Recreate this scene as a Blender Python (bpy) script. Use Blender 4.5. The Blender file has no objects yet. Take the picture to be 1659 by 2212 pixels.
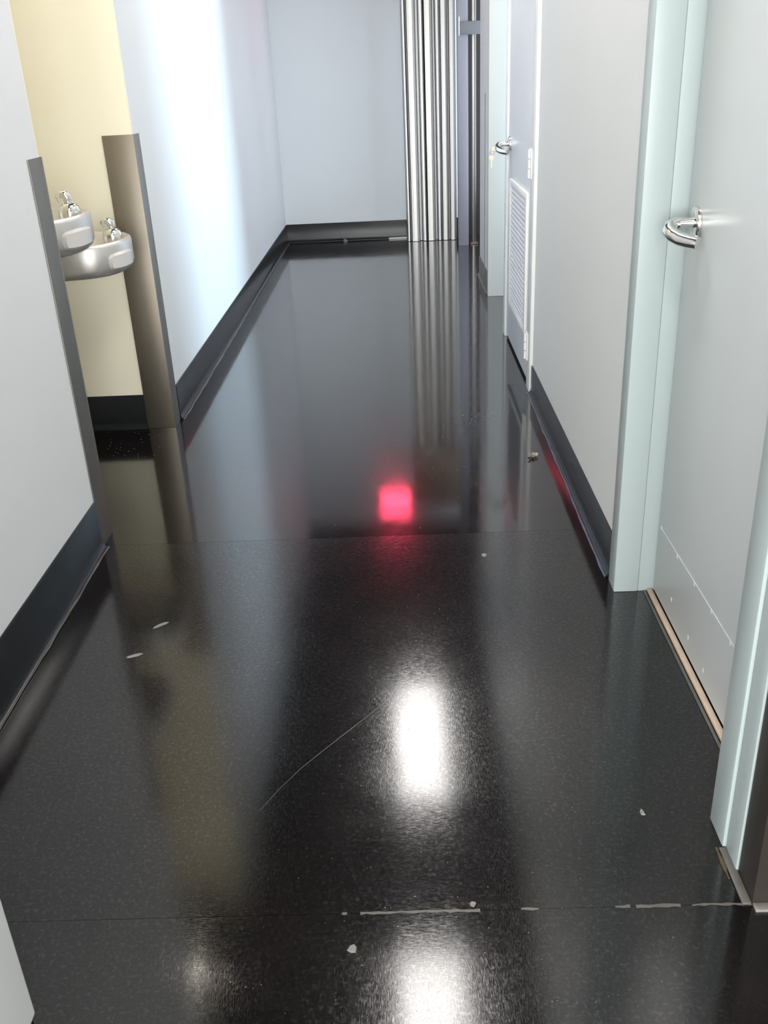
import bpy, bmesh, math, random
from mathutils import Vector, Matrix
random.seed(7)
scene = bpy.context.scene
COL = scene.collection

# ------------------------------------------------------------------ camera
cam_d = bpy.data.cameras.new('camera')
cam = bpy.data.objects.new('camera', cam_d)
COL.objects.link(cam)
F_PX = 1998.67
cam_d.sensor_fit = 'HORIZONTAL'
cam_d.sensor_width = 36.0
cam_d.lens = 36.0 * F_PX / 1659.0
cam_d.clip_start = 0.02
CX = Vector((0.99905, 0.00745, -0.04299))
v1 = Vector((846 - 829.5, 155 - 1106, F_PX)).normalized()
v2 = Vector((1030 - 829.5, 5310 - 1106, F_PX)).normalized()
v2 = (v2 - v1 * v1.dot(v2)).normalized()
vr = v2.cross(v1)
# rows: image right, image down, forward, each in world axes (x right, y along corridor, z up)
r_right = Vector((vr[0], v1[0], -v2[0]))
r_down = Vector((vr[1], v1[1], -v2[1]))
r_fwd = Vector((vr[2], v1[2], -v2[2]))
m3 = Matrix((r_right, -r_down, -r_fwd)).transposed()
cam.matrix_world = Matrix.Translation((0, 0, 1.30)) @ m3.to_4x4()
scene.camera = cam

# ------------------------------------------------------------------ world, exposure
w = bpy.data.worlds.new('world')
scene.world = w
w.use_nodes = True
w.node_tree.nodes['Background'].inputs[0].default_value = (0.75, 0.85, 1.0, 1)
w.node_tree.nodes['Background'].inputs[1].default_value = 0.3
vs = scene.view_settings
vs.view_transform = 'Standard'
vs.look = 'None'
vs.gamma = 1.0
vs.exposure = 1.7
vs.use_curve_mapping = False

def area(name, loc, rot, sx, sy, power, color):
    d = bpy.data.lights.new(name, 'AREA')
    d.shape = 'RECTANGLE'
    d.size, d.size_y, d.energy, d.color = sx, sy, power, color
    o = bpy.data.objects.new(name, d)
    COL.objects.link(o)
    o.location, o.rotation_euler = loc, rot
    return o
# daylight through the window of the side room
area('window_daylight', (2.36, 5.93, 1.28), (0, math.radians(90), 0), 2.05, 0.78, 45, (0.60, 0.82, 1.0))
# wide lobby fill light added behind the camera to brighten the corridor walls
# fill light added out of view in the recess to brighten the end wall
area('recess_fill_light', (1.12, 7.62, 1.25), (0, math.radians(90), 0), 2.1, 0.95, 11.5, (0.80, 0.88, 1.0))
area('lobby_fill_light', (-.45, -3.0, 1.25), (math.radians(90), 0, 0), 5.0, 2.2, 140, (0.97, 0.985, 0.97))
TROFFER_EMIT = 7.0

# ------------------------------------------------------------------ dimensions
LX, RX, BY, CH = -0.955, 0.565, 8.25, 2.74
AL0, AL1, ALX = 2.64, 3.65, -1.42          # drinking fountain alcove
WT = 0.135                                 # wall thickness

# ------------------------------------------------------------------ materials
def new_mat(name):
    m = bpy.data.materials.new(name)
    m.use_nodes = True
    return m, m.node_tree, m.node_tree.nodes['Principled BSDF']

def mat(name, col, rough=0.5, metal=0.0, var=0.0, vscale=6.0, bump=0.0, bscale=150.0, ior=1.5, coat=0.0, aniso=None):
    m, nt, b = new_mat(name)
    b.inputs['Base Color'].default_value = (*col, 1)
    b.inputs['Roughness'].default_value = rough
    b.inputs['Metallic'].default_value = metal
    b.inputs['IOR'].default_value = ior
    b.inputs['Coat Weight'].default_value = coat
    tc = nt.nodes.new('ShaderNodeTexCoord')
    if var > 0:
        n = nt.nodes.new('ShaderNodeTexNoise')
        n.inputs['Scale'].default_value = vscale
        n.inputs['Detail'].default_value = 5
        mp = nt.nodes.new('ShaderNodeMapping')
        if aniso:
            mp.inputs['Scale'].default_value = aniso
        nt.links.new(tc.outputs['Object'], mp.inputs['Vector'])
        nt.links.new(mp.outputs['Vector'], n.inputs['Vector'])
        mix = nt.nodes.new('ShaderNodeMix')
        mix.data_type = 'RGBA'
        mix.inputs[6].default_value = (*[c * (1 - var) for c in col], 1)
        mix.inputs[7].default_value = (*[min(1, c * (1 + var)) for c in col], 1)
        nt.links.new(n.outputs['Fac'], mix.inputs[0])
        nt.links.new(mix.outputs[2], b.inputs['Base Color'])
    if bump > 0:
        n2 = nt.nodes.new('ShaderNodeTexNoise')
        n2.inputs['Scale'].default_value = bscale
        n2.inputs['Detail'].default_value = 3
        nt.links.new(tc.outputs['Object'], n2.inputs['Vector'])
        bp = nt.nodes.new('ShaderNodeBump')
        bp.inputs['Strength'].default_value = bump
        bp.inputs['Distance'].default_value = 0.001
        nt.links.new(n2.outputs['Fac'], bp.inputs['Height'])
        nt.links.new(bp.outputs['Normal'], b.inputs['Normal'])
    return m

def emit(name, col, strength):
    m, nt, b = new_mat(name)
    b.inputs['Base Color'].default_value = (*col, 1)
    b.inputs['Emission Color'].default_value = (*col, 1)
    b.inputs['Emission Strength'].default_value = strength
    return m

def floor_mat(name, coat_rough, haze, wave, dirt, ior, micro):
    """dark coated concrete: clear coat over a hazy, scratched dark base"""
    m, nt, b = new_mat(name)
    N, L = nt.nodes, nt.links
    tc = N.new('ShaderNodeTexCoord')
    def noise(scale, detail, mscale=None, rot=0.0, dist=0.0):
        n = N.new('ShaderNodeTexNoise')
        n.inputs['Scale'].default_value = scale
        n.inputs['Detail'].default_value = detail
        n.inputs['Distortion'].default_value = dist
        mp = N.new('ShaderNodeMapping')
        if mscale: mp.inputs['Scale'].default_value = mscale
        mp.inputs['Rotation'].default_value = (0, 0, rot)
        L.new(tc.outputs['Object'], mp.inputs['Vector'])
        L.new(mp.outputs['Vector'], n.inputs['Vector'])
        return n.outputs['Fac']
    def ramp(src, a, bb, lo, hi):
        r = N.new('ShaderNodeMapRange')
        r.inputs[1].default_value, r.inputs[2].default_value = a, bb
        r.inputs[3].default_value, r.inputs[4].default_value = lo, hi
        L.new(src, r.inputs[0])
        return r.outputs[0]
    def math_(op, a, bb):
        k = N.new('ShaderNodeMath'); k.operation = op
        for i, v in enumerate((a, bb)):
            if isinstance(v, (int, float)): k.inputs[i].default_value = v
            else: L.new(v, k.inputs[i])
        return k.outputs[0]
    # colour: near black brown, mottled
    mix = N.new('ShaderNodeMix'); mix.data_type = 'RGBA'
    mix.inputs[6].default_value = (0.0025, 0.0018, 0.002, 1)
    mix.inputs[7].default_value = (0.007 * dirt, 0.005 * dirt, 0.005 * dirt, 1)
    L.new(ramp(noise(5, 8), .35, .75, 0, 1), mix.inputs[0])
    L.new(mix.outputs[2], b.inputs['Base Color'])
    # haze lobe broken up by fine scratches in several directions
    mott = noise(140, 6, dist=.6)
    s1 = ramp(noise(60, 2, (1, 14, 1), .5), .52, .72, 0, 1)
    s2 = ramp(noise(60, 2, (1, 16, 1), -.7), .52, .72, 0, 1)
    s3 = ramp(noise(70, 2, (14, 1, 1), .12), .50, .70, 0, 1)
    scr = math_('MAXIMUM', math_('MAXIMUM', s1, s2), s3)
    hz = math_('ADD', math_('MULTIPLY', ramp(mott, .53, .70, 0, 1), .9), math_('MULTIPLY', scr, .5))
    L.new(ramp(hz, 0, 1.2, 0.02, haze), b.inputs['Specular IOR Level'])
    b.inputs['Roughness'].default_value = 0.22
    b.inputs['Coat Weight'].default_value = 1.0
    b.inputs['Coat IOR'].default_value = ior
    L.new(ramp(noise(9, 6), .3, .75, coat_rough * .8, coat_rough * 1.35), b.inputs['Coat Roughness'])
    bp = N.new('ShaderNodeBump')
    bp.inputs['Strength'].default_value = 1.0
    bp.inputs['Distance'].default_value = 1.0
    wv = math_('MULTIPLY', noise(7, 2, (1, .6, 1)), wave)
    if micro > 0:
        fine = math_('ADD', math_('MULTIPLY', noise(190, 4, dist=.5), micro), math_('MULTIPLY', scr, micro * .5))
        wv = math_('ADD', wv, fine)
    L.new(wv, bp.inputs['Height'])
    L.new(bp.outputs['Normal'], b.inputs['Coat Normal'])
    L.new(bp.outputs['Normal'], b.inputs['Normal'])
    return m

M = {}
M['wall'] = mat('wall_paint', (0.70, 0.715, 0.72), 0.58, var=0.02, vscale=2.5, bump=.12, bscale=220)
M['wall_end'] = mat('end_wall_paint', (0.75, 0.79, 0.815), 0.5, var=0.02, vscale=2.5, bump=.12, bscale=220)
M['beige'] = mat('beige_paint', (0.82, 0.775, 0.62), 0.5, var=0.02, vscale=3, bump=.1, bscale=220)
M['jamb'] = mat('jamb_paint', (0.425, 0.49, 0.49), 0.36, var=0.02, vscale=4)
M['door'] = mat('door_paint', (0.62, 0.645, 0.65), 0.36, var=0.02, vscale=3)
M['closet'] = mat('closet_door_paint', (0.66, 0.67, 0.71), 0.4, var=0.02, vscale=3)
M['white'] = mat('white_enamel', (0.82, 0.83, 0.82), 0.35)
M['greyframe'] = mat('grey_frame_paint', (0.52, 0.50, 0.46), 0.45)
M['base'] = mat('black_rubber', (0.010, 0.011, 0.013), 0.24, var=.4, vscale=9, bump=.15, bscale=60)
M['base'].node_tree.nodes['Principled BSDF'].inputs['Specular IOR Level'].default_value = 0.28
M['sealant'] = mat('grey_sealant', (0.10, 0.092, 0.082), 0.45, var=.4, vscale=25)
M['toe_highlight'] = mat('blue_grey_toe_highlight', (0.10, 0.11, 0.16), 0.3, var=.4, vscale=25)  # lamp highlight along the right baseboard toe, put into the bead's colour
M['steel'] = mat('brushed_stainless', (0.25, 0.22, 0.18), 0.48, 1.0, var=.12, vscale=30, aniso=(1, 1, .04))
M['steel_dark'] = mat('dull_stainless', (0.21, 0.20, 0.185), 0.5, 0.8, var=.12, vscale=30, aniso=(1, 1, .04))
M['chrome'] = mat('satin_chrome', (0.78, 0.78, 0.77), 0.16, 1.0)
M['basin'] = mat('fountain_steel', (0.62, 0.60, 0.57), 0.42, 0.75, var=.06, vscale=40)
M['button'] = mat('push_pad_grey', (0.60, 0.58, 0.56), 0.4, 0.2)
M['dark'] = mat('black_gap', (0.012, 0.012, 0.012), 0.8)
M['brown'] = mat('dark_brown_metal', (0.024, 0.019, 0.015), 0.5, var=.2, vscale=5)
M['ceiling'] = mat('dark_ceiling', (0.025, 0.025, 0.026), 0.9)
M['galv'] = mat('galvanised_sheet', (0.40, 0.395, 0.385), 0.36, 1.0, var=.05, vscale=12, aniso=(1, 1, .1))
M['galv_d'] = mat('galvanised_web', (0.16, 0.16, 0.165), 0.3, 1.0)
M['post'] = mat('blue_grey_post', (0.31, 0.315, 0.36), 0.5, 0.2)
M['bracket'] = mat('grey_bracket', (0.21, 0.22, 0.24), 0.5, 0.2)
M['tanbox'] = mat('tan_laminate', (0.30, 0.225, 0.16), 0.45, var=.12, vscale=8)
M['tan'] = mat('tan_threshold', (0.56, 0.44, 0.34), 0.5, var=.2, vscale=25)
M['worn'] = mat('worn_metal_strip', (0.22, 0.21, 0.19), 0.5, .3, var=.5, vscale=40)
M['ochre'] = mat('worn_ochre', (0.07, 0.05, 0.02), 0.6, var=.5, vscale=40)
M['fleck'] = mat('paint_fleck', (0.20, 0.19, 0.18), 0.5, var=.2, vscale=60)
M['scratch'] = mat('floor_scratch', (0.07, 0.065, 0.06), 0.45, var=.6, vscale=40)
M['leaf'] = mat('dry_leaf', (0.38, 0.31, 0.25), 0.7, var=.5, vscale=120)
M['key'] = mat('brass_key', (0.36, 0.33, 0.27), 0.35, 1.0)
M['lamp'] = emit('troffer_diffuser', (1.0, 0.965, 0.93), TROFFER_EMIT)
M['red'] = emit('red_sign_face', (1.0, 0.06, 0.13), 6.5)
M['far_floor'] = floor_mat('coated_floor_far', 0.082, 0.10, 0.00030, 1.0, 1.72, 0.0)
M['near_floor'] = floor_mat('coated_floor_near', 0.085, 0.48, 0.0003, 1.0, 1.56, 0.000026)

# ------------------------------------------------------------------ helpers
def link(name, me, m=None, parent=None):
    o = bpy.data.objects.new(name, me)
    COL.objects.link(o)
    if m is not None:
        me.materials.append(M[m] if isinstance(m, str) else m)
    if parent is not None:
        o.parent = parent
        o.matrix_parent_inverse = Matrix.Translation(-parent.location)
    return o

def from_bm(name, bm, m=None, parent=None, smooth=False):
    me = bpy.data.meshes.new(name)
    bmesh.ops.recalc_face_normals(bm, faces=bm.faces)
    bm.to_mesh(me)
    bm.free()
    if smooth:
        for p in me.polygons: p.use_smooth = True
        me.set_sharp_from_angle(angle=math.radians(38))
    return link(name, me, m, parent)

def bm_box(bm, x0, x1, y0, y1, z0, z1, bev=0.0, seg=2):
    vs_ = [bm.verts.new(c) for c in ((x0,y0,z0),(x1,y0,z0),(x1,y1,z0),(x0,y1,z0),(x0,y0,z1),(x1,y0,z1),(x1,y1,z1),(x0,y1,z1))]
    fs = [bm.faces.new([vs_[i] for i in f]) for f in ((3,2,1,0),(4,5,6,7),(0,1,5,4),(1,2,6,5),(2,3,7,6),(3,0,4,7))]
    if bev > 0:
        es = list({e for f in fs for e in f.edges})
        bmesh.ops.bevel(bm, geom=es, offset=bev, segments=seg, affect='EDGES', profile=.5)

def box(name, x0, x1, y0, y1, z0, z1, m, parent=None, bev=0.0, seg=2):
    bm = bmesh.new()
    bm_box(bm, min(x0,x1), max(x0,x1), min(y0,y1), max(y0,y1), min(z0,z1), max(z0,z1), bev, seg)
    return from_bm(name, bm, m, parent, smooth=bev > 0)

def empty(name, loc):
    o = bpy.data.objects.new(name, None)
    o.location = loc
    o.empty_display_size = .05
    COL.objects.link(o)
    return o

def tag(o, label, cat, group=None):
    o['label'] = label
    o['category'] = cat
    if group: o['group'] = group
    return o

def struct(o, label=None):
    o['kind'] = 'structure'
    if label: o['label'] = label
    return o

def extrude_profile(bm, pts, a, b):
    """closed 3D profile pts placed by functions at both ends"""
    r0 = [bm.verts.new(a(p)) for p in pts]
    r1 = [bm.verts.new(b(p)) for p in pts]
    n = len(pts)
    for i in range(n):
        bm.faces.new((r0[i], r0[(i+1) % n], r1[(i+1) % n], r1[i]))
    bm.faces.new(r0)
    bm.faces.new(list(reversed(r1)))

def tube(bm, pts, rad, n=10, caps=True):
    pts = [Vector(p) for p in pts]
    rads = rad if isinstance(rad, (list, tuple)) else [rad] * len(pts)
    rings = []
    up = Vector((0, 0, 1))
    prev = None
    for i, p in enumerate(pts):
        t = (pts[min(i+1, len(pts)-1)] - pts[max(i-1, 0)]).normalized()
        if prev is None:
            s = t.cross(up)
            if s.length < 1e-3: s = t.cross(Vector((1, 0, 0)))
            s.normalize()
        else:
            s = (prev - t * prev.dot(t)).normalized()
        prev = s
        q = t.cross(s)
        rings.append([bm.verts.new(p + (s * math.cos(2*math.pi*k/n) + q * math.sin(2*math.pi*k/n)) * rads[i]) for k in range(n)])
    for a, b in zip(rings, rings[1:]):
        for k in range(n):
            bm.faces.new((a[k], a[(k+1) % n], b[(k+1) % n], b[k]))
    if caps:
        bm.faces.new(list(reversed(rings[0])))
        bm.faces.new(rings[-1])

def lathe(bm, prof, origin, axis, n=24):
    """prof: (distance along axis, radius)"""
    axis = Vector(axis).normalized()
    s = axis.cross(Vector((0, 0, 1)))
    if s.length < 1e-3: s = Vector((1, 0, 0))
    s.normalize()
    q = axis.cross(s)
    o = Vector(origin)
    rings = []
    for d, r in prof:
        rings.append([bm.verts.new(o + axis * d + (s * math.cos(2*math.pi*k/n) + q * math.sin(2*math.pi*k/n)) * max(r, 1e-4)) for k in range(n)])
    for a, b in zip(rings, rings[1:]):
        for k in range(n):
            bm.faces.new((a[k], a[(k+1) % n], b[(k+1) % n], b[k]))
    bm.faces.new(list(reversed(rings[0])))
    bm.faces.new(rings[-1])

# ------------------------------------------------------------------ floor
J1, J2 = 1.137, 2.563
flo = struct(box('floor', -3.3, 3.3, -3.3, 8.5, -0.10, -0.006, 'dark'), 'glossy near-black coated concrete floor of the corridor')
box('floor_slab', -3.3, 3.3, -3.3, J1 - .0003, -0.05, 0, 'near_floor', flo)
box('floor_slab', -1.6, 3.3, J1 + .0003, J2 - .0004, -0.05, 0, 'near_floor', flo)
box('floor_slab', -1.6, 3.3, J2 + .0004, 8.5, -0.05, 0, 'far_floor', flo)

def flat_strip(name, pts, width, m, parent=None, z=0.0, h=0.0012):
    """thin ribbon lying on the floor along pts with varying width"""
    bm = bmesh.new()
    P = [Vector((p[0], p[1], 0)) for p in pts]
    L_, R_ = [], []
    for i, p in enumerate(P):
        t = (P[min(i+1, len(P)-1)] - P[max(i-1, 0)]).normalized()
        nrm = Vector((-t.y, t.x, 0))
        wd = width * random.uniform(.35, 1.3)
        L_.append(p + nrm * wd / 2); R_.append(p - nrm * wd / 2)
    lo = [bm.verts.new((v.x, v.y, z)) for v in L_ + list(reversed(R_))]
    hi = [bm.verts.new((v.x, v.y, z + h)) for v in L_ + list(reversed(R_))]
    n = len(lo); k = len(P)
    for i in range(n):
        bm.faces.new((lo[i], lo[(i+1) % n], hi[(i+1) % n], hi[i]))
    for i in range(k - 1):
        bm.faces.new((hi[i], hi[i+1], hi[n-2-i], hi[n-1-i]))
    return from_bm(name, bm, m, parent)

# pale filler left in the near control joint
for xa, xb, wd in ((-.137, -.128, .006), (-.105, .10, .0055), (.33, .355, .006), (.365, .44, .006), (.46, .56, .005), (.17, .20, .004)):
    n = max(2, int((xb - xa) / .01))
    flat_strip('joint_filler', [(xa + (xb - xa) * i / n, J1 + random.uniform(-.001, .001)) for i in range(n + 1)], wd, 'sealant', flo, z=-.0005, h=.0015)
# long curved scratch
flat_strip('scratch', [(-0.3118, 1.3878), (-0.2815, 1.4437), (-0.2403, 1.5079), (-0.1958, 1.5642), (-0.1536, 1.6158), (-0.1094, 1.6698), (-0.0683, 1.7216)], .0017, 'scratch', flo, h=.0004)

# ------------------------------------------------------------------ ceiling and walls
struct(box('ceiling', -3.3, 3.3, -3.3, 8.5, CH, CH + .08, 'ceiling'), 'dark ceiling above the corridor')
wl = struct(box('wall_left', LX - .465, LX, 1.14, AL0, 0, CH, 'wall'), 'pale grey left wall in front of the fountain alcove')
wl2 = struct(box('wall_left_far', LX - .465, LX, AL1, 8.4, 0, CH, 'wall'), 'pale grey left wall beyond the fountain alcove')
struct(box('wall_back', -1.6, 1.3, BY, BY + .12, 0, CH, 'wall_end'), 'pale bluish end wall of the corridor')
struct(box('wall_alcove_back', ALX - .06, ALX, AL0, AL1, 0, CH, 'beige'), 'cream rear wall of the fountain alcove')
struct(box('wall_alcove_far', ALX, LX - .002, AL1 - .012, AL1, 0, CH, 'beige'), 'cream side wall of the fountain alcove facing the camera')
struct(box('wall_alcove_near', ALX, LX - .002, AL0, AL0 + .012, 0, CH, 'beige'), 'cream near side wall of the fountain alcove')

# right wall, in pieces around the doors
R1 = RX + WT
DH = 2.11
D1A, D1B = 1.30, 2.20          # near door opening
D2A, D2B = 3.945, 4.93         # louvered closet door frame
D3A, D3B = 4.99, 5.84          # open doorway
REND = 6.55                    # where the right wall stops
struct(box('wall_right_near', RX, R1, 1.14, D1A, 0, CH, 'wall'), 'narrow right wall pier nearest the camera')
struct(box('wall_right', RX, R1, D1B, D2A, 0, CH, 'wall'), 'pale grey right wall between the two doors')
struct(box('wall_right_pier', RX, R1, D2B, D3A, 0, CH, 'wall'), 'slim wall pier beyond the louvered door')
struct(box('wall_right_far', RX, R1, D3B, REND, 0, CH, 'wall'), 'pale right wall beyond the open doorway')
for nm, a, b in (('wall_right_header_near', D1A, D1B), ('wall_right_header_closet', D2A, D2B), ('wall_right_header_doorway', D3A, D3B)):
    struct(box(nm, RX, R1, a, b, DH, CH, 'wall'), 'pale wall above the %s' % nm.split('_')[-1])
struct(box('wall_right_return', R1, 3.2, 1.14, 1.26, 0, CH, 'wall'), 'lobby wall returning to the right')
# thin dark seam on the far right wall
struct(box('trim_seam', RX - .003, RX, 6.17, 6.185, .126, 1.16, 'steel_dark'), 'thin grey edge strip on the far right wall')
# lobby behind the camera
struct(box('wall_lobby_left', -3.3, -3.2, -3.3, 1.14, 0, CH, 'wall'), 'lobby wall on the left of the camera')
struct(box('wall_left_return', -3.3, LX - .465, 1.14, 1.26, 0, CH, 'wall'), 'lobby wall returning to the left')
struct(box('wall_lobby_back', -3.3, 3.3, -3.4, -3.28, 0, CH, 'wall'), 'lobby wall behind the camera')
struct(box('wall_lobby_right', 3.2, 3.3, -3.3, 1.14, 0, CH, 'wall'), 'lobby wall on the right of the camera')
# side room behind the open doorway
struct(box('wall_room_near', R1, 2.5, 4.78, 4.88, 0, CH, 'wall'), 'near wall of the side room')
struct(box('wall_room_far', R1, 2.5, 6.38, 6.44, 0, CH, 'wall'), 'far wall of the side room')
struct(box('wall_room_outer', 2.5, 2.6, 4.78, 6.44, 0, CH, 'wall'), 'outer wall of the side room')
win = empty('window_1', (2.44, 5.93, 0.25))
struct(win, 'daylit window of the side room')
box('window_sill', 2.38, 2.5, 5.50, 6.37, .20, .24, 'white', win, .004)
for y in (5.50, 6.33):
    box('window_frame', 2.40, 2.5, y, y + .04, .24, 2.34, 'white', win, .004)
box('window_frame', 2.40, 2.5, 5.50, 6.37, 2.34, 2.38, 'white', win, .004)
# frame added around the lobby fill light behind the camera
fill_frame = struct(empty('lobby_fill_frame', (-.45, -3.1, .1)), 'added frame around the unseen fill light behind the camera')
for x in (-3.0, -1.72, -.47, .78, 2.03):
    box('fill_frame_bar', x, x + .05, -3.27, -3.02, .10, 2.40, 'white', fill_frame, .004)
for z in (.10, 2.36):
    box('fill_frame_rail', -3.0, 2.08, -3.27, -3.02, z, z + .04, 'white', fill_frame, .004)
# frame added around the fill light in the far right recess
recess_frame = struct(empty('recess_fill_frame', (1.15, 7.6, 0)), 'added frame around the unseen fill light in the dark recess at the far end')
for y in (7.08, 8.11):
    box('recess_fill_stile', 1.12, 1.179, y, y + .05, 0, 2.36, 'steel_dark', recess_frame, .003)
box('recess_fill_rail', 1.12, 1.179, 7.08, 8.16, 2.32, 2.38, 'steel_dark', recess_frame, .003)
# dark recess at the far right end
struct(box('wall_recess_side', 1.18, 1.28, REND, BY, 0, CH, 'brown'), 'dark recess wall beside the metal panel')
struct(box('wall_recess_back', .58, 1.18, BY - .012, BY, 0, CH, 'brown'), 'dark panel at the back of the recess')
struct(box('wall_recess_near', R1, 1.28, REND - .1, REND, 0, CH, 'brown'), 'near side of the dark recess')

# ------------------------------------------------------------------ baseboards (coved toe)
def base_prof(h, toe=.014, t=.006):
    pts = [(0, 0), (0, h), (t * .55, h), (t, h - .004), (t, .030)]
    for k in range(1, 6):
        a = k / 5 * math.pi / 2
        pts.append((t + toe * (1 - math.cos(a)), .030 - .027 * math.sin(a)))
    pts.append((t + toe, 0))
    return pts

def baseboard(name, axis, plane, sgn, a, b, h, label, bead=None):
    bm = bmesh.new()
    pr = base_prof(h)
    if axis == 'Y':
        extrude_profile(bm, pr, lambda p: (plane + sgn * p[0], a, p[1]), lambda p: (plane + sgn * p[0], b, p[1]))
    else:
        extrude_profile(bm, pr, lambda p: (a, plane + sgn * p[0], p[1]), lambda p: (b, plane + sgn * p[0], p[1]))
    o = struct(from_bm(name, bm, 'base', None, smooth=True), label)
    if bead:
        bm = bmesh.new()
        n = max(4, int(abs(b - a) / .06))
        e = plane + sgn * .021
        pts, rr = [], []
        for i in range(n + 1):
            q = a + (b - a) * i / n
            j = random.uniform(-.0015, .0015)
            pts.append((e + j, q, .0025) if axis == 'Y' else (q, e + j, .0025))
            rr.append(random.uniform(.0022, .0042))
        tube(bm, pts, rr, 6)
        from_bm('sealant_highlight_bead', bm, bead, o, smooth=True)  # grey bead is sealant, bluish bead is the painted toe highlight
    return o

baseboard('baseboard_left', 'Y', LX, 1, 1.14, AL0 - .09, .155, 'tall black coved baseboard on the near left wall', 'sealant')
baseboard('baseboard_left_far', 'Y', LX, 1, AL1 + .075, BY - .006, .152, 'black coved baseboard running along the far left wall', 'sealant')
baseboard('baseboard_alcove', 'X', AL1 - .012, -1, ALX, LX - .11, .145, 'black baseboard inside the fountain alcove')
baseboard('baseboard_back', 'X', BY, -1, LX + .006, .575, .150, 'black coved baseboard on the end wall')
baseboard('baseboard_right', 'Y', RX, -1, 2.262, D2A - .045, .125, 'black coved baseboard on the right wall between the doors', 'toe_highlight')
baseboard('baseboard_right_far', 'Y', RX, -1, D3B + .06, REND, .125, 'black baseboard on the right wall beyond the open doorway')

# ------------------------------------------------------------------ lever handle builder (faces -X)
def lever_set(parent, x, y, z, length=.115):
    """rosette on a door face at x, lever turned towards -y"""
    h = None
    bm = bmesh.new()
    lathe(bm, [(0, .034), (.004, .0345), (.008, .033), (.0105, .028), (.011, .018)], (x, y, z), (-1, 0, 0), 32)
    h = from_bm('lever_handle', bm, 'chrome', parent, smooth=True)
    h['label'] = 'satin chrome lever handle with a round rosette'
    bm = bmesh.new()
    tube(bm, [(x - .008, y, z), (x - .02, y, z), (x - .040, y, z)], [.013, .0115, .0115], 16)
    from_bm('neck', bm, 'chrome', h, smooth=True)
    bm = bmesh.new()
    pts, rr = [], []
    pts += [(x - .034, y + .004, z), (x - .048, y + .003, z - .002), (x - .060, y - .004, z - .007), (x - .064, y - .018, z - .014),
            (x - .060, y - .036, z - .020), (x - .050, y - .055, z - .025), (x - .036, y - .072, z - .028), (x - .022, y - .084, z - .030)]
    rr += [.0125, .015, .016, .016, .0155, .015, .0145, .014]
    tube(bm, pts, rr, 14)
    from_bm('lever', bm, 'chrome', h, smooth=True)
    bm = bmesh.new()
    lathe(bm, [(0, .006), (.003, .0058), (.0035, .004)], (x - .070, y - .003, z - .006), (-1, 0, 0), 16)
    from_bm('lock_cylinder', bm, 'steel', h, smooth=True)
    return h

# ------------------------------------------------------------------ near door (right wall)
d1 = struct(empty('door_1', (.60, 1.75, 0)), 'flush grey door with chrome lever nearest the camera')
DX = .655
leaf = box('door_leaf', DX, DX + .045, 1.345, 2.172, .012, 2.05, 'door', d1, .002)
leaf['label'] = 'flat pale grey door leaf'
box('gap', DX + .012, DX + .04, 2.170, 2.185, .01, 2.05, 'dark', d1)
# far jamb: casing face, stop and rabbet
box('jamb', .551, .616, 2.178, 2.245, 0, 2.09, 'jamb', d1, .003)
box('jamb', .6165, R1, 2.181, 2.245, 0, 2.09, 'jamb', d1, .0015)
# near jamb, casing wraps the wall end
box('jamb', .550, .615, 1.262, 1.336, 0, 2.09, 'jamb', d1, .004)
box('jamb', .612, R1, 1.29, 1.338, 0, 2.09, 'jamb', d1, .002)
box('casing', .556, .70, 1.207, 1.262, 0, 2.09, 'jamb', d1, .002)
box('jamb_head', .551, R1, 1.207, 2.245, 2.055, 2.11, 'jamb', d1, .003)
lever_set(d1, DX, 2.098, .975)
th = box('threshold', .640, .6545, 1.338, 2.178, 0, .008, 'tan', d1, .002)
th['label'] = 'worn tan threshold strip under the door'
box('threshold_edge', .630, .637, 1.338, 2.178, 0, .003, 'sealant', d1, .001)
# line and dabs left by a removed kick plate
bm = bmesh.new()
n = 40
for i in range(n):
    y0 = 2.150 - (2.150 - 1.42) * i / n
    y1 = 2.150 - (2.150 - 1.42) * (i + 1) / n
    hh = random.uniform(.0011, .0021)
    zc = .206 + .010 * i / n
    bm_box(bm, DX - .0006, DX, y1, y0, zc - hh / 2, zc + hh / 2)
o = from_bm('kick_plate_line', bm, 'white', d1)
o['label'] = 'thin white adhesive line left across the door'
for y, z in ((2.148, .207), (2.00, .204), (1.86, .206), (1.735, .210), (2.01, .075), (1.86, .06), (1.74, .05), (1.61, .21)):
    box('adhesive_dab', DX - .0008, DX, y - .003, y + .003, z - .007, z + .004, 'white', d1, .0003, 1)

# dark pier panel, strips and floor joint metal at the corner
o = struct(box('trim_corner', RX - .006, R1 + .002, 1.134, 1.205, 0, 2.2, 'brown', None, .002), 'dark brown metal corner panel beside the near door frame')
struct(box('trim_threshold', .56, 3.2, 1.118, 1.134, 0, .006, 'worn', None, .001), 'worn metal strip running right from the wall corner')
struct(box('trim_floor_edge', RX - .022, RX - .006, 1.134, 1.26, 0, .005, 'sealant', None, .002), 'worn strip at the foot of the dark corner panel')
flat_strip('trim_ochre_stain', [(RX - .026, 1.19 + .012 * i) for i in range(7)], .006, 'ochre', None, h=.0025)
struct(bpy.data.objects['trim_ochre_stain'], 'ochre worn edge at the foot of the near door frame')

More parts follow.
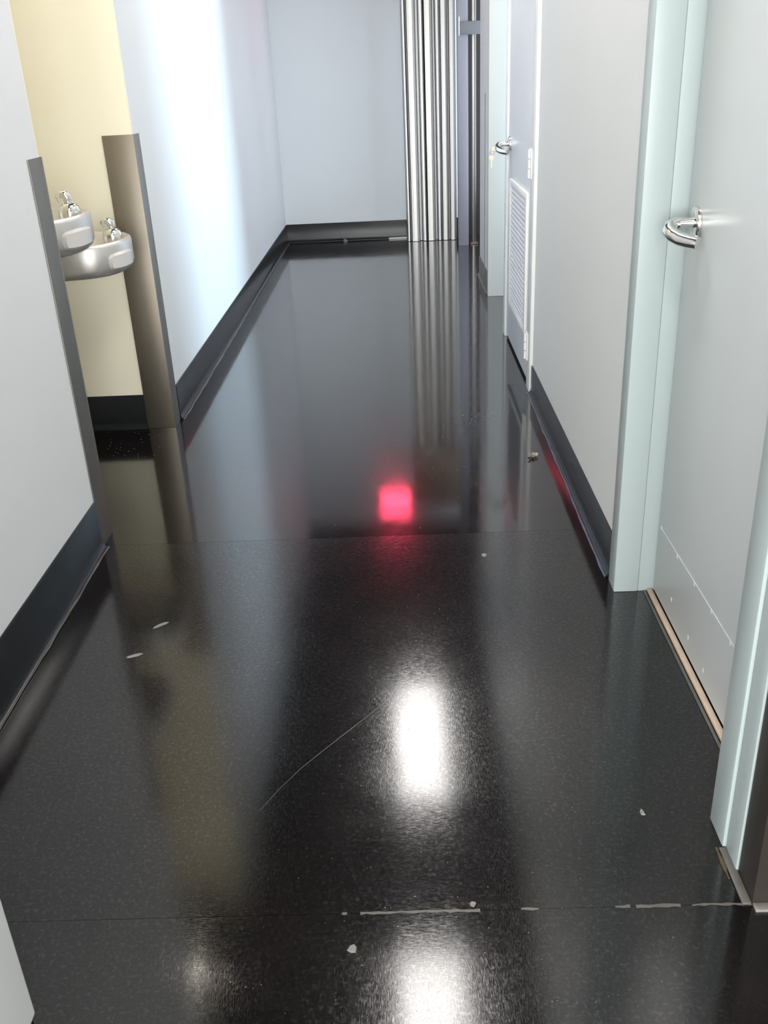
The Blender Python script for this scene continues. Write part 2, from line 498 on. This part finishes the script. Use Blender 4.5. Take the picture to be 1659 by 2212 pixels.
# ------------------------------------------------------------------ louvered closet door
d2 = struct(empty('door_2', (.56, 4.43, 0)), 'narrow louvered closet door with white frame')
LFX = RX - .004
lf = box('door_leaf', LFX, LFX + .04, 4.005, 4.865, .018, 2.05, 'closet', d2, .002)
box('casing', RX - .014, RX + .05, D2A - .045, 3.998, 0, 2.10, 'white', d2, .004)
box('casing', RX - .014, RX + .05, 4.872, D2B + .012, 0, 2.10, 'white', d2, .004)
box('casing_head', RX - .014, RX + .05, D2A - .045, D2B + .012, 2.056, 2.11, 'white', d2, .004)
box('gap', LFX + .006, R1, 4.0, 4.87, 0, .016, 'dark', d2)
# louver: frame, dark backing, slats
LV0, LV1, LZ0, LZ1 = 4.115, 4.665, .245, .785
bx = LFX
for nm, a, b, c, d in (('louver_frame', LV0 - .035, LV0, LZ0 - .03, LZ1 + .03), ('louver_frame', LV1, LV1 + .035, LZ0 - .03, LZ1 + .03),
                       ('louver_frame', LV0, LV1, LZ0 - .03, LZ0), ('louver_frame', LV0, LV1, LZ1, LZ1 + .03)):
    box(nm, bx - .014, bx, a, b, c, d, 'white', d2, .003)
box('louver_backing', bx - .0015, bx - .0005, LV0, LV1, LZ0, LZ1, 'dark', d2)
ns = 24
pitch = (LZ1 - LZ0) / ns
bm = bmesh.new()
# one slat: tilted blade, outer edge low
sl = [(-.0125, -pitch * .52), (-.0125, -pitch * .20), (-.002, pitch * .46), (-.002, pitch * .12)]
extrude_profile(bm, sl, lambda p: (p[0], LV0 + .001 - 4.39, p[1]), lambda p: (p[0], LV1 - .016 - 4.39, p[1]))
me = bpy.data.meshes.new('slat')
bmesh.ops.recalc_face_normals(bm, faces=bm.faces)
bm.to_mesh(me); bm.free()
me.materials.append(M['closet'])
for k in range(ns):
    s = bpy.data.objects.new('slat', me)
    COL.objects.link(s)
    s.parent = d2
    s.matrix_parent_inverse = Matrix.Translation(-d2.location)
    s.location = (bx, 4.39, LZ0 + pitch * (k + .5))
# hinges on the near side
for zc in (.185, .94, 1.85):
    bm = bmesh.new()
    bm_box(bm, RX - .016, RX - .004, 4.0, 4.035, zc - .057, zc + .057, .001, 1)
    bm_box(bm, RX - .0185, RX - .012, 3.965, 3.998, zc - .057, zc + .057, .001, 1)
    hg = from_bm('hinge', bm, 'white', d2)
    bm = bmesh.new()
    for q in range(3):
        tube(bm, [(RX - .020, 4.0, zc - .056 + .038 * q), (RX - .020, 4.0, zc - .022 + .038 * q)], .0065, 10)
    from_bm('hinge_knuckle', bm, 'white', hg, smooth=True)
lever_set(d2, LFX, 4.80, .962)
# key left in the lock
kx, ky, kz = LFX - .062, 4.775, .945
k = tag(empty('key_bunch', (kx, ky, kz - .09)), 'small keys hanging from the lock of the louvered door lever', 'keys')
bm = bmesh.new()
tube(bm, [(kx + .001, ky, kz), (kx - .014, ky, kz)], .0028, 8)
bm_box(bm, kx - .034, kx - .012, ky - .0015, ky + .0015, kz - .012, kz + .012, .001, 1)
from_bm('key', bm, 'key', k)
bm = bmesh.new()
tube(bm, [(kx - .028 + .012 * math.cos(a), ky + .001, kz - .014 + .014 * math.sin(a)) for a in [2 * math.pi * i / 16 for i in range(17)]], .0013, 6, caps=False)
from_bm('key_ring', bm, 'chrome', k, smooth=True)
bm = bmesh.new()
lathe(bm, [(-.0015, .0125), (.0015, .0125)], (kx - .032, ky, kz - .040), (0, 1, 0), 16)
bm_box(bm, kx - .0365, kx - .0275, ky - .0013, ky + .0013, kz - .088, kz - .045)
from_bm('key', bm, 'key', k)

# ------------------------------------------------------------------ open doorway to the daylit room
d3 = struct(empty('door_frame_3', (.6, 5.4, 0)), 'white frame of the open doorway beyond the louvered door')
box('jamb', RX - .012, R1 + .01, D3B - .003, D3B + .05, 0, 2.10, 'greyframe', d3, .003)
box('jamb', RX - .006, R1 + .01, D3A - .045, D3A + .003, 0, 2.10, 'greyframe', d3, .003)
box('jamb_head', RX - .012, R1 + .01, D3A - .045, D3B + .05, 2.06, 2.11, 'greyframe', d3, .003)

# ------------------------------------------------------------------ open door leaf at the left edge of the frame
d4 = struct(empty('door_4', (-.62, .5, 0)), 'pale edge of an open door at the bottom left corner')
box('door_leaf', -.645, -.600,   .05, .955, .012, 2.05, 'white', d4, .006, 3)
box('undercut_shade', -.640, -.606, .05, .95, .001, .012, 'dark', d4)  # black strip painting in the shade of the gap under the door

# ------------------------------------------------------------------ stainless corner guards at the alcove
def guard(yc, sgn, wx, wy, label):
    g = tag(empty('corner_guard', (LX, yc, 0)), label, 'corner guard')
    t = .004
    box('front_flange', LX, LX + t, yc, yc + sgn * wy, 0.0, 1.134, 'steel_dark', g, .0012)
    box('side_flange', LX - wx, LX + t, yc - sgn * t - sgn * .001, yc - sgn * .001, 0.0, 1.134, 'steel', g, .0012)
    return g
guard(AL0 + .014, -1, .10, .10, 'slim grey steel corner guard at the near edge of the fountain alcove')
guard(AL1 - .014, 1, .112, .085, 'wide brown-grey steel corner guard at the far edge of the fountain alcove')

# ------------------------------------------------------------------ drinking fountains
def fountain(yc, ztop, label):
    """wall hung basin facing +x: D-shaped shell with sunken bowl, bubbler, push pad"""
    f = tag(empty('drinking_fountain', (ALX, yc, ztop - .15)), label, 'drinking fountain', 'pair of wall-hung drinking fountains')
    W2, XF = .175, -.945
    def outline(off, nseg=20):
        w_, xf = W2 - off, XF - off
        r = min(w_, .165 - off)
        pts = [(ALX + .001 + (off if off > .02 else 0), -w_)]
        cx = xf - r
        for i in range(nseg + 1):
            a = -math.pi / 2 + math.pi * i / nseg
            ex = abs(math.cos(a)) ** .8
            ey = abs(math.sin(a)) ** .8 * (1 if a > 0 else -1)
            pts.append((cx + r * ex, w_ * ey))
        pts.append((ALX + .001 + (off if off > .02 else 0), w_))
        return pts
    levels = [  # (offset, z) from underside round to bowl floor
        (.10, -.135), (.022, -.128), (.008, -.118), (.0, -.100), (.0, -.012), (.003, -.004), (.009, .0), (.016, -.001), (.022, -.006),
        (.034, -.030), (.055, -.050), (.085, -.058), (.12, -.061)]
    bm = bmesh.new()
    rings = []
    for off, dz in levels:
        ring = []
        for x, y in outline(off):
            t = (x - ALX) / (XF - ALX)
            # underside rises towards the front, rim dips slightly forward
            z = ztop + dz + (.020 * t if dz < -.09 and off < .2 and len(rings) < 4 else 0) - .006 * t
            ring.append(bm.verts.new((x, yc + y, z)))
        rings.append(ring)
    n = len(rings[0])
    for a, b in zip(rings, rings[1:]):
        for i in range(n):
            bm.faces.new((a[i], a[(i+1) % n], b[(i+1) % n], b[i]))
    bm.faces.new(list(reversed(rings[0])))
    bm.faces.new(rings[-1])
    b = from_bm('basin', bm, 'basin', f, smooth=True)
    bm = bmesh.new()
    lathe(bm, [(0, .018), (.002, .018), (.003, .010)], (-1.15, yc, ztop - .068), (0, 0, 1), 18)
    from_bm('drain', bm, 'chrome', b, smooth=True)
    # bubbler on its raised dome at the far front corner
    px, py = -1.026, yc + .095
    bm = bmesh.new()
    lathe(bm, [(-.06, .034), (-.010, .034), (.004, .031), (.014, .022), (.018, .012)], (px, py, ztop), (0, 0, 1), 22)
    from_bm('bubbler_base', bm, 'chrome', f, smooth=True)
    bm = bmesh.new()
    tube(bm, [(px, py, ztop + .010), (px, py, ztop + .025)], [.011, .010], 14)
    tube(bm, [(px, py, ztop + .022), (px - .001, py, ztop + .034), (px - .008, py - .004, ztop + .042), (px - .020, py - .008, ztop + .043)], [.014, .016, .014, .009], 14)
    bb = from_bm('bubbler', bm, 'chrome', f, smooth=True)
    bm = bmesh.new()
    tube(bm, [(px - .020, py - .012, ztop + .020), (px - .028, py - .014, ztop + .036), (px - .026, py - .014, ztop + .046)], [.004, .005, .003], 8)
    from_bm('mouth_guard', bm, 'chrome', bb, smooth=True)
    # push pad wrapped on the front corner that faces the corridor
    bm = bmesh.new()
    cx = XF - .165
    rows = []
    a0, a1 = math.radians(-46), math.radians(4)
    zA, zB = ztop - .094, ztop - .034
    na, nz = 12, 7
    def surf(a, off):
        return (cx + (.165 + off) * abs(math.cos(a)) ** .8, yc + (.175 + off) * abs(math.sin(a)) ** .8 * (1 if a > 0 else -1))
    grid = []
    for i in range(na + 1):
        col_ = []
        u = -1 + 2 * i / na
        for j in range(nz + 1):
            v = -1 + 2 * j / nz
            edge = max(abs(u), abs(v))
            # rounded rectangle
            uu = u * (1 - .10 * v * v * abs(u)); vv = v * (1 - .22 * u * u * abs(v))
            off = .010 if edge < .99 else -.002
            a = (a0 + a1) / 2 + uu * (a1 - a0) / 2
            x, y = surf(a, off)
            col_.append(bm.verts.new((x, y, (zA + zB) / 2 + vv * (zB - zA) / 2 - .004)))
        grid.append(col_)
    for i in range(na):
        for j in range(nz):
            bm.faces.new((grid[i][j], grid[i+1][j], grid[i+1][j+1], grid[i][j+1]))
    pad = from_bm('push_pad', bm, 'button', f, smooth=True)
    # wall bracket box under the basin
    box('wall_mount', ALX + .001, ALX + .12, yc - .11, yc + .11, ztop - .30, ztop - .128, 'basin', f, .01)
    return f
fountain(2.925, .958, 'higher steel drinking fountain, partly hidden by the slim near corner guard')
fountain(3.335, .822, 'lower steel drinking fountain beside the wide far corner guard')

# ------------------------------------------------------------------ corrugated metal panel at the end
PX0, PX1, PYB = .083, .500, 8.02
cp = tag(empty('corrugated_metal_panel', (.29, PYB, 0)), 'tall shiny ribbed metal panel standing against the end wall', 'metal panel')
box('backing_sheet', PX0, PX1, PYB + .034, PYB + .038, .004, 1.86, 'galv_d', cp)
# (x0, x1, depth proud of the sheet)
ribs = [(.088, .112, .024), (.128, .186, .034), (.217, .250, .024), (.262, .318, .034), (.345, .372, .024), (.388, .432, .030), (.452, .490, .036)]
for i, (a, b, dp) in enumerate(ribs):
    bm = bmesh.new()
    s = .007
    y0 = PYB + .034
    pr = [(a - s, y0), (a, y0 - dp), (a + (b - a) * .3, y0 - dp - .002), (a + (b - a) * .7, y0 - dp - .002), (b, y0 - dp), (b + s, y0)]
    extrude_profile(bm, pr, lambda p: (p[0], p[1], .003), lambda p: (p[0], p[1], 1.86))
    from_bm('rib', bm, 'galv', cp)
hb = tag(empty('housing_box', (.29, 8.1, 1.865)), 'tan housing box above the ribbed panel, seen mirrored in the floor', 'housing')
box('box_body', PX0 - .01, PX1 + .012, PYB - .03, BY - .001, 1.862, 2.44, 'tanbox', hb, .006)
box('box_lip', PX0 - .016, PX1 + .016, PYB - .036, PYB - .031, 1.862, 1.90, 'galv', hb, .002)

po = tag(empty('metal_post', (.54, 7.76, 0)), 'blue-grey square post with a bracket beside the ribbed metal panel', 'post')
box('post_shaft', .494, .575, 7.72, 7.79, 0, 2.70, 'post', po, .003)
box('bracket', .510, .690, 7.690, 7.719, 1.525, 1.612, 'bracket', po, .006)
box('bracket_end', .502, .512, 7.690, 7.719, 1.52, 1.645, 'white', po, .003)
rl = tag(empty('bright_rail', (.63, 7.80, 0)), 'thin shiny upright rail in the dark recess by the post', 'rail')
box('rail_bar', .610, .640, 7.78, 7.81, 0, 2.70, 'galv', rl, .004)
box('rail_foot', .596, .654, 7.765, 7.825, 0, .012, 'steel', rl, .003)

# ------------------------------------------------------------------ ceiling lights
def troffer(y, label):
    t = tag(empty('ceiling_light', (.04, y, CH)), label, 'ceiling light', 'ceiling troffers along the corridor')
    x0, x1, ya, yb = .04 - .145, .04 + .145, y - .55, y + .55
    for a, b, c, d in ((x0 - .025, x0, ya - .025, yb + .025), (x1, x1 + .025, ya - .025, yb + .025), (x0, x1, ya - .025, ya), (x0, x1, yb, yb + .025)):
        box('frame', a, b, c, d, CH - .014, CH - .001, 'white', t, .003)
    box('diffuser', x0, x1, ya, yb, CH - .009, CH - .002, 'lamp', t)
troffer(4.93, 'ceiling light seen as the farther white glare on the floor')
troffer(2.70, 'ceiling light seen as the nearer white glare at the bottom of the floor')
troffer(.45, 'ceiling light directly above the camera')
troffer(-1.80, 'ceiling light behind the camera')
dl = tag(empty('downlight', (-1.19, 3.15, CH)), 'warm round downlight over the drinking fountains', 'downlight')
bm = bmesh.new()
lathe(bm, [(0, .115), (.012, .115), (.016, .1)], (-1.19, 3.15, CH - .001), (0, 0, -1), 28)
from_bm('trim_ring', bm, 'white', dl, smooth=True)
bm = bmesh.new()
lathe(bm, [(0, .09), (.003, .09)], (-1.19, 3.15, CH - .017), (0, 0, -1), 28)
from_bm('lens', bm, emit('warm_lens', (1.0, .91, .76), 12.0), dl)

# red lit sign high on the end wall, seen mirrored in the floor
sg = tag(empty('lit_sign', (-.11, BY, 2.42)), 'red lit sign box seen as a red glow on the floor', 'sign')
box('housing', -.28, .06, BY - .05, BY - .002, 2.36, 2.66, 'white', sg, .006)
box('sign_face', -.25, .03, BY - .055, BY - .0505, 2.385, 2.635, 'red', sg)

# ------------------------------------------------------------------ litter on the floor
def fleck(name, x, y, sx, sy, rot, m, label=None, cat=None, parent=None, h=.002, n=7, group=None):
    bm = bmesh.new()
    pts = []
    for i in range(n):
        a = 2 * math.pi * i / n + random.uniform(-.25, .25)
        r = random.uniform(.65, 1.1)
        px, py = sx * r * math.cos(a), sy * r * math.sin(a)
        pts.append((px * math.cos(rot) - py * math.sin(rot), px * math.sin(rot) + py * math.cos(rot)))
    lo = [bm.verts.new((x + p[0], y + p[1], 0)) for p in pts]
    hi = [bm.verts.new((x + p[0] * .9, y + p[1] * .9, h * random.uniform(.5, 1.2))) for p in pts]
    c = bm.verts.new((x, y, h))
    for i in range(n):
        j = (i + 1) % n
        bm.faces.new((lo[i], lo[j], hi[j], hi[i]))
        bm.faces.new((hi[i], hi[j], c))
    bm.faces.new(list(reversed(lo)))
    o = from_bm(name, bm, m, parent)
    if label: tag(o, label, cat, group)
    return o

# crumpled dry leaf near the right baseboard
bm = bmesh.new()
lx, ly = .47, 3.165
for q in range(6):
    a = q * 1.05 + .3
    d = Vector((math.cos(a), math.sin(a), 0)); s_ = Vector((-d.y, d.x, 0))
    b0 = Vector((lx, ly, .001)) + d * .004
    tip = Vector((lx, ly, .006 + .016 * random.random())) + d * random.uniform(.016, .026)
    m1 = (b0 + tip) / 2 + s_ * .007 + Vector((0, 0, .006)); m2 = (b0 + tip) / 2 - s_ * .007 + Vector((0, 0, .003))
    v = [bm.verts.new(p) for p in (b0, m1, tip, m2)]
    v2 = [bm.verts.new(p - Vector((0, 0, .0012))) for p in (b0, m1, tip, m2)]
    bm.faces.new(v); bm.faces.new(list(reversed(v2)))
    for i in range(4): bm.faces.new((v[i], v2[i], v2[(i+1) % 4], v[(i+1) % 4]))
zmin = min(v.co.z for v in bm.verts)
for v in bm.verts: v.co.z -= zmin
tag(from_bm('dry_leaf', bm, 'leaf'), 'crumpled dry leaf lying near the right baseboard', 'leaf')

fleck('paint_chip', -.665, 2.085, .030, .007, .7, 'fleck', 'longer white paint chip on the floor at left', 'paint chip', group='paint chips on the floor')
fleck('paint_chip', -.700, 1.945, .020, .007, .4, 'fleck', 'shorter white paint chip nearer the camera at left', 'paint chip', group='paint chips on the floor')
fleck('paint_chip', .429, 1.355, .005, .010, .1, 'fleck', 'small diamond-shaped white chip before the near door', 'paint chip', group='paint chips on the floor')
fleck('paint_chip', .222, 2.415, .009, .012, .3, 'fleck', 'small white chip in the middle of the corridor', 'paint chip', group='paint chips on the floor')
fleck('paint_chip', .088, 1.150, .007, .006, .2, 'fleck', 'white crumb lying on the floor joint', 'paint chip', group='paint chips on the floor')
fleck('paint_chip', -.115, 1.065, .010, .009, .6, 'fleck', 'scuffed pale mark in front of the floor joint', 'paint chip', group='paint chips on the floor', h=.0008)
tag(box('white_strip', -.075, .080, 8.195, 8.222, 0, .012, 'white', None, .003), 'short white strip lying at the foot of the end wall', 'strip')
fleck('white_scrap', -.45, 8.19, .020, .014, .2, 'fleck', 'small white scrap at the foot of the end wall', 'scrap', h=.02)

# countless tiny specks
bm = bmesh.new()
def speck(x, y, r):
    a0 = random.random() * 6
    lo = [bm.verts.new((x + r * math.cos(a0 + k * 2.09) * random.uniform(.5, 1.2), y + r * math.sin(a0 + k * 2.09) * random.uniform(.8, 1.6), .0003)) for k in range(3)]
    t = bm.verts.new((x, y, .0003 + r * .7))
    for k in range(3): bm.faces.new((lo[k], lo[(k+1) % 3], t))
    bm.faces.new(list(reversed(lo)))
for k in range(260):
    x = random.gauss(.08, .25); y = random.uniform(.95, 2.5)
    if -.58 < x < .54: speck(x, y, random.uniform(.0005, .0013))
for k in range(120):
    x = random.uniform(-.5, .54); y = random.uniform(2.6, 4.4)
    speck(x, y, random.uniform(.001, .0028))
for k in range(50):
    speck(random.uniform(-1.2, -.96), random.uniform(3.2, 3.6), random.uniform(.001, .0028))
for k in range(60):
    speck(random.gauss(.30, .07), random.gauss(3.62, .05), random.uniform(.0015, .004))
sp = from_bm('floor_specks', bm, 'fleck')
sp['kind'] = 'stuff'
tag(sp, 'tiny pale specks of grit scattered over the dark floor', 'grit')
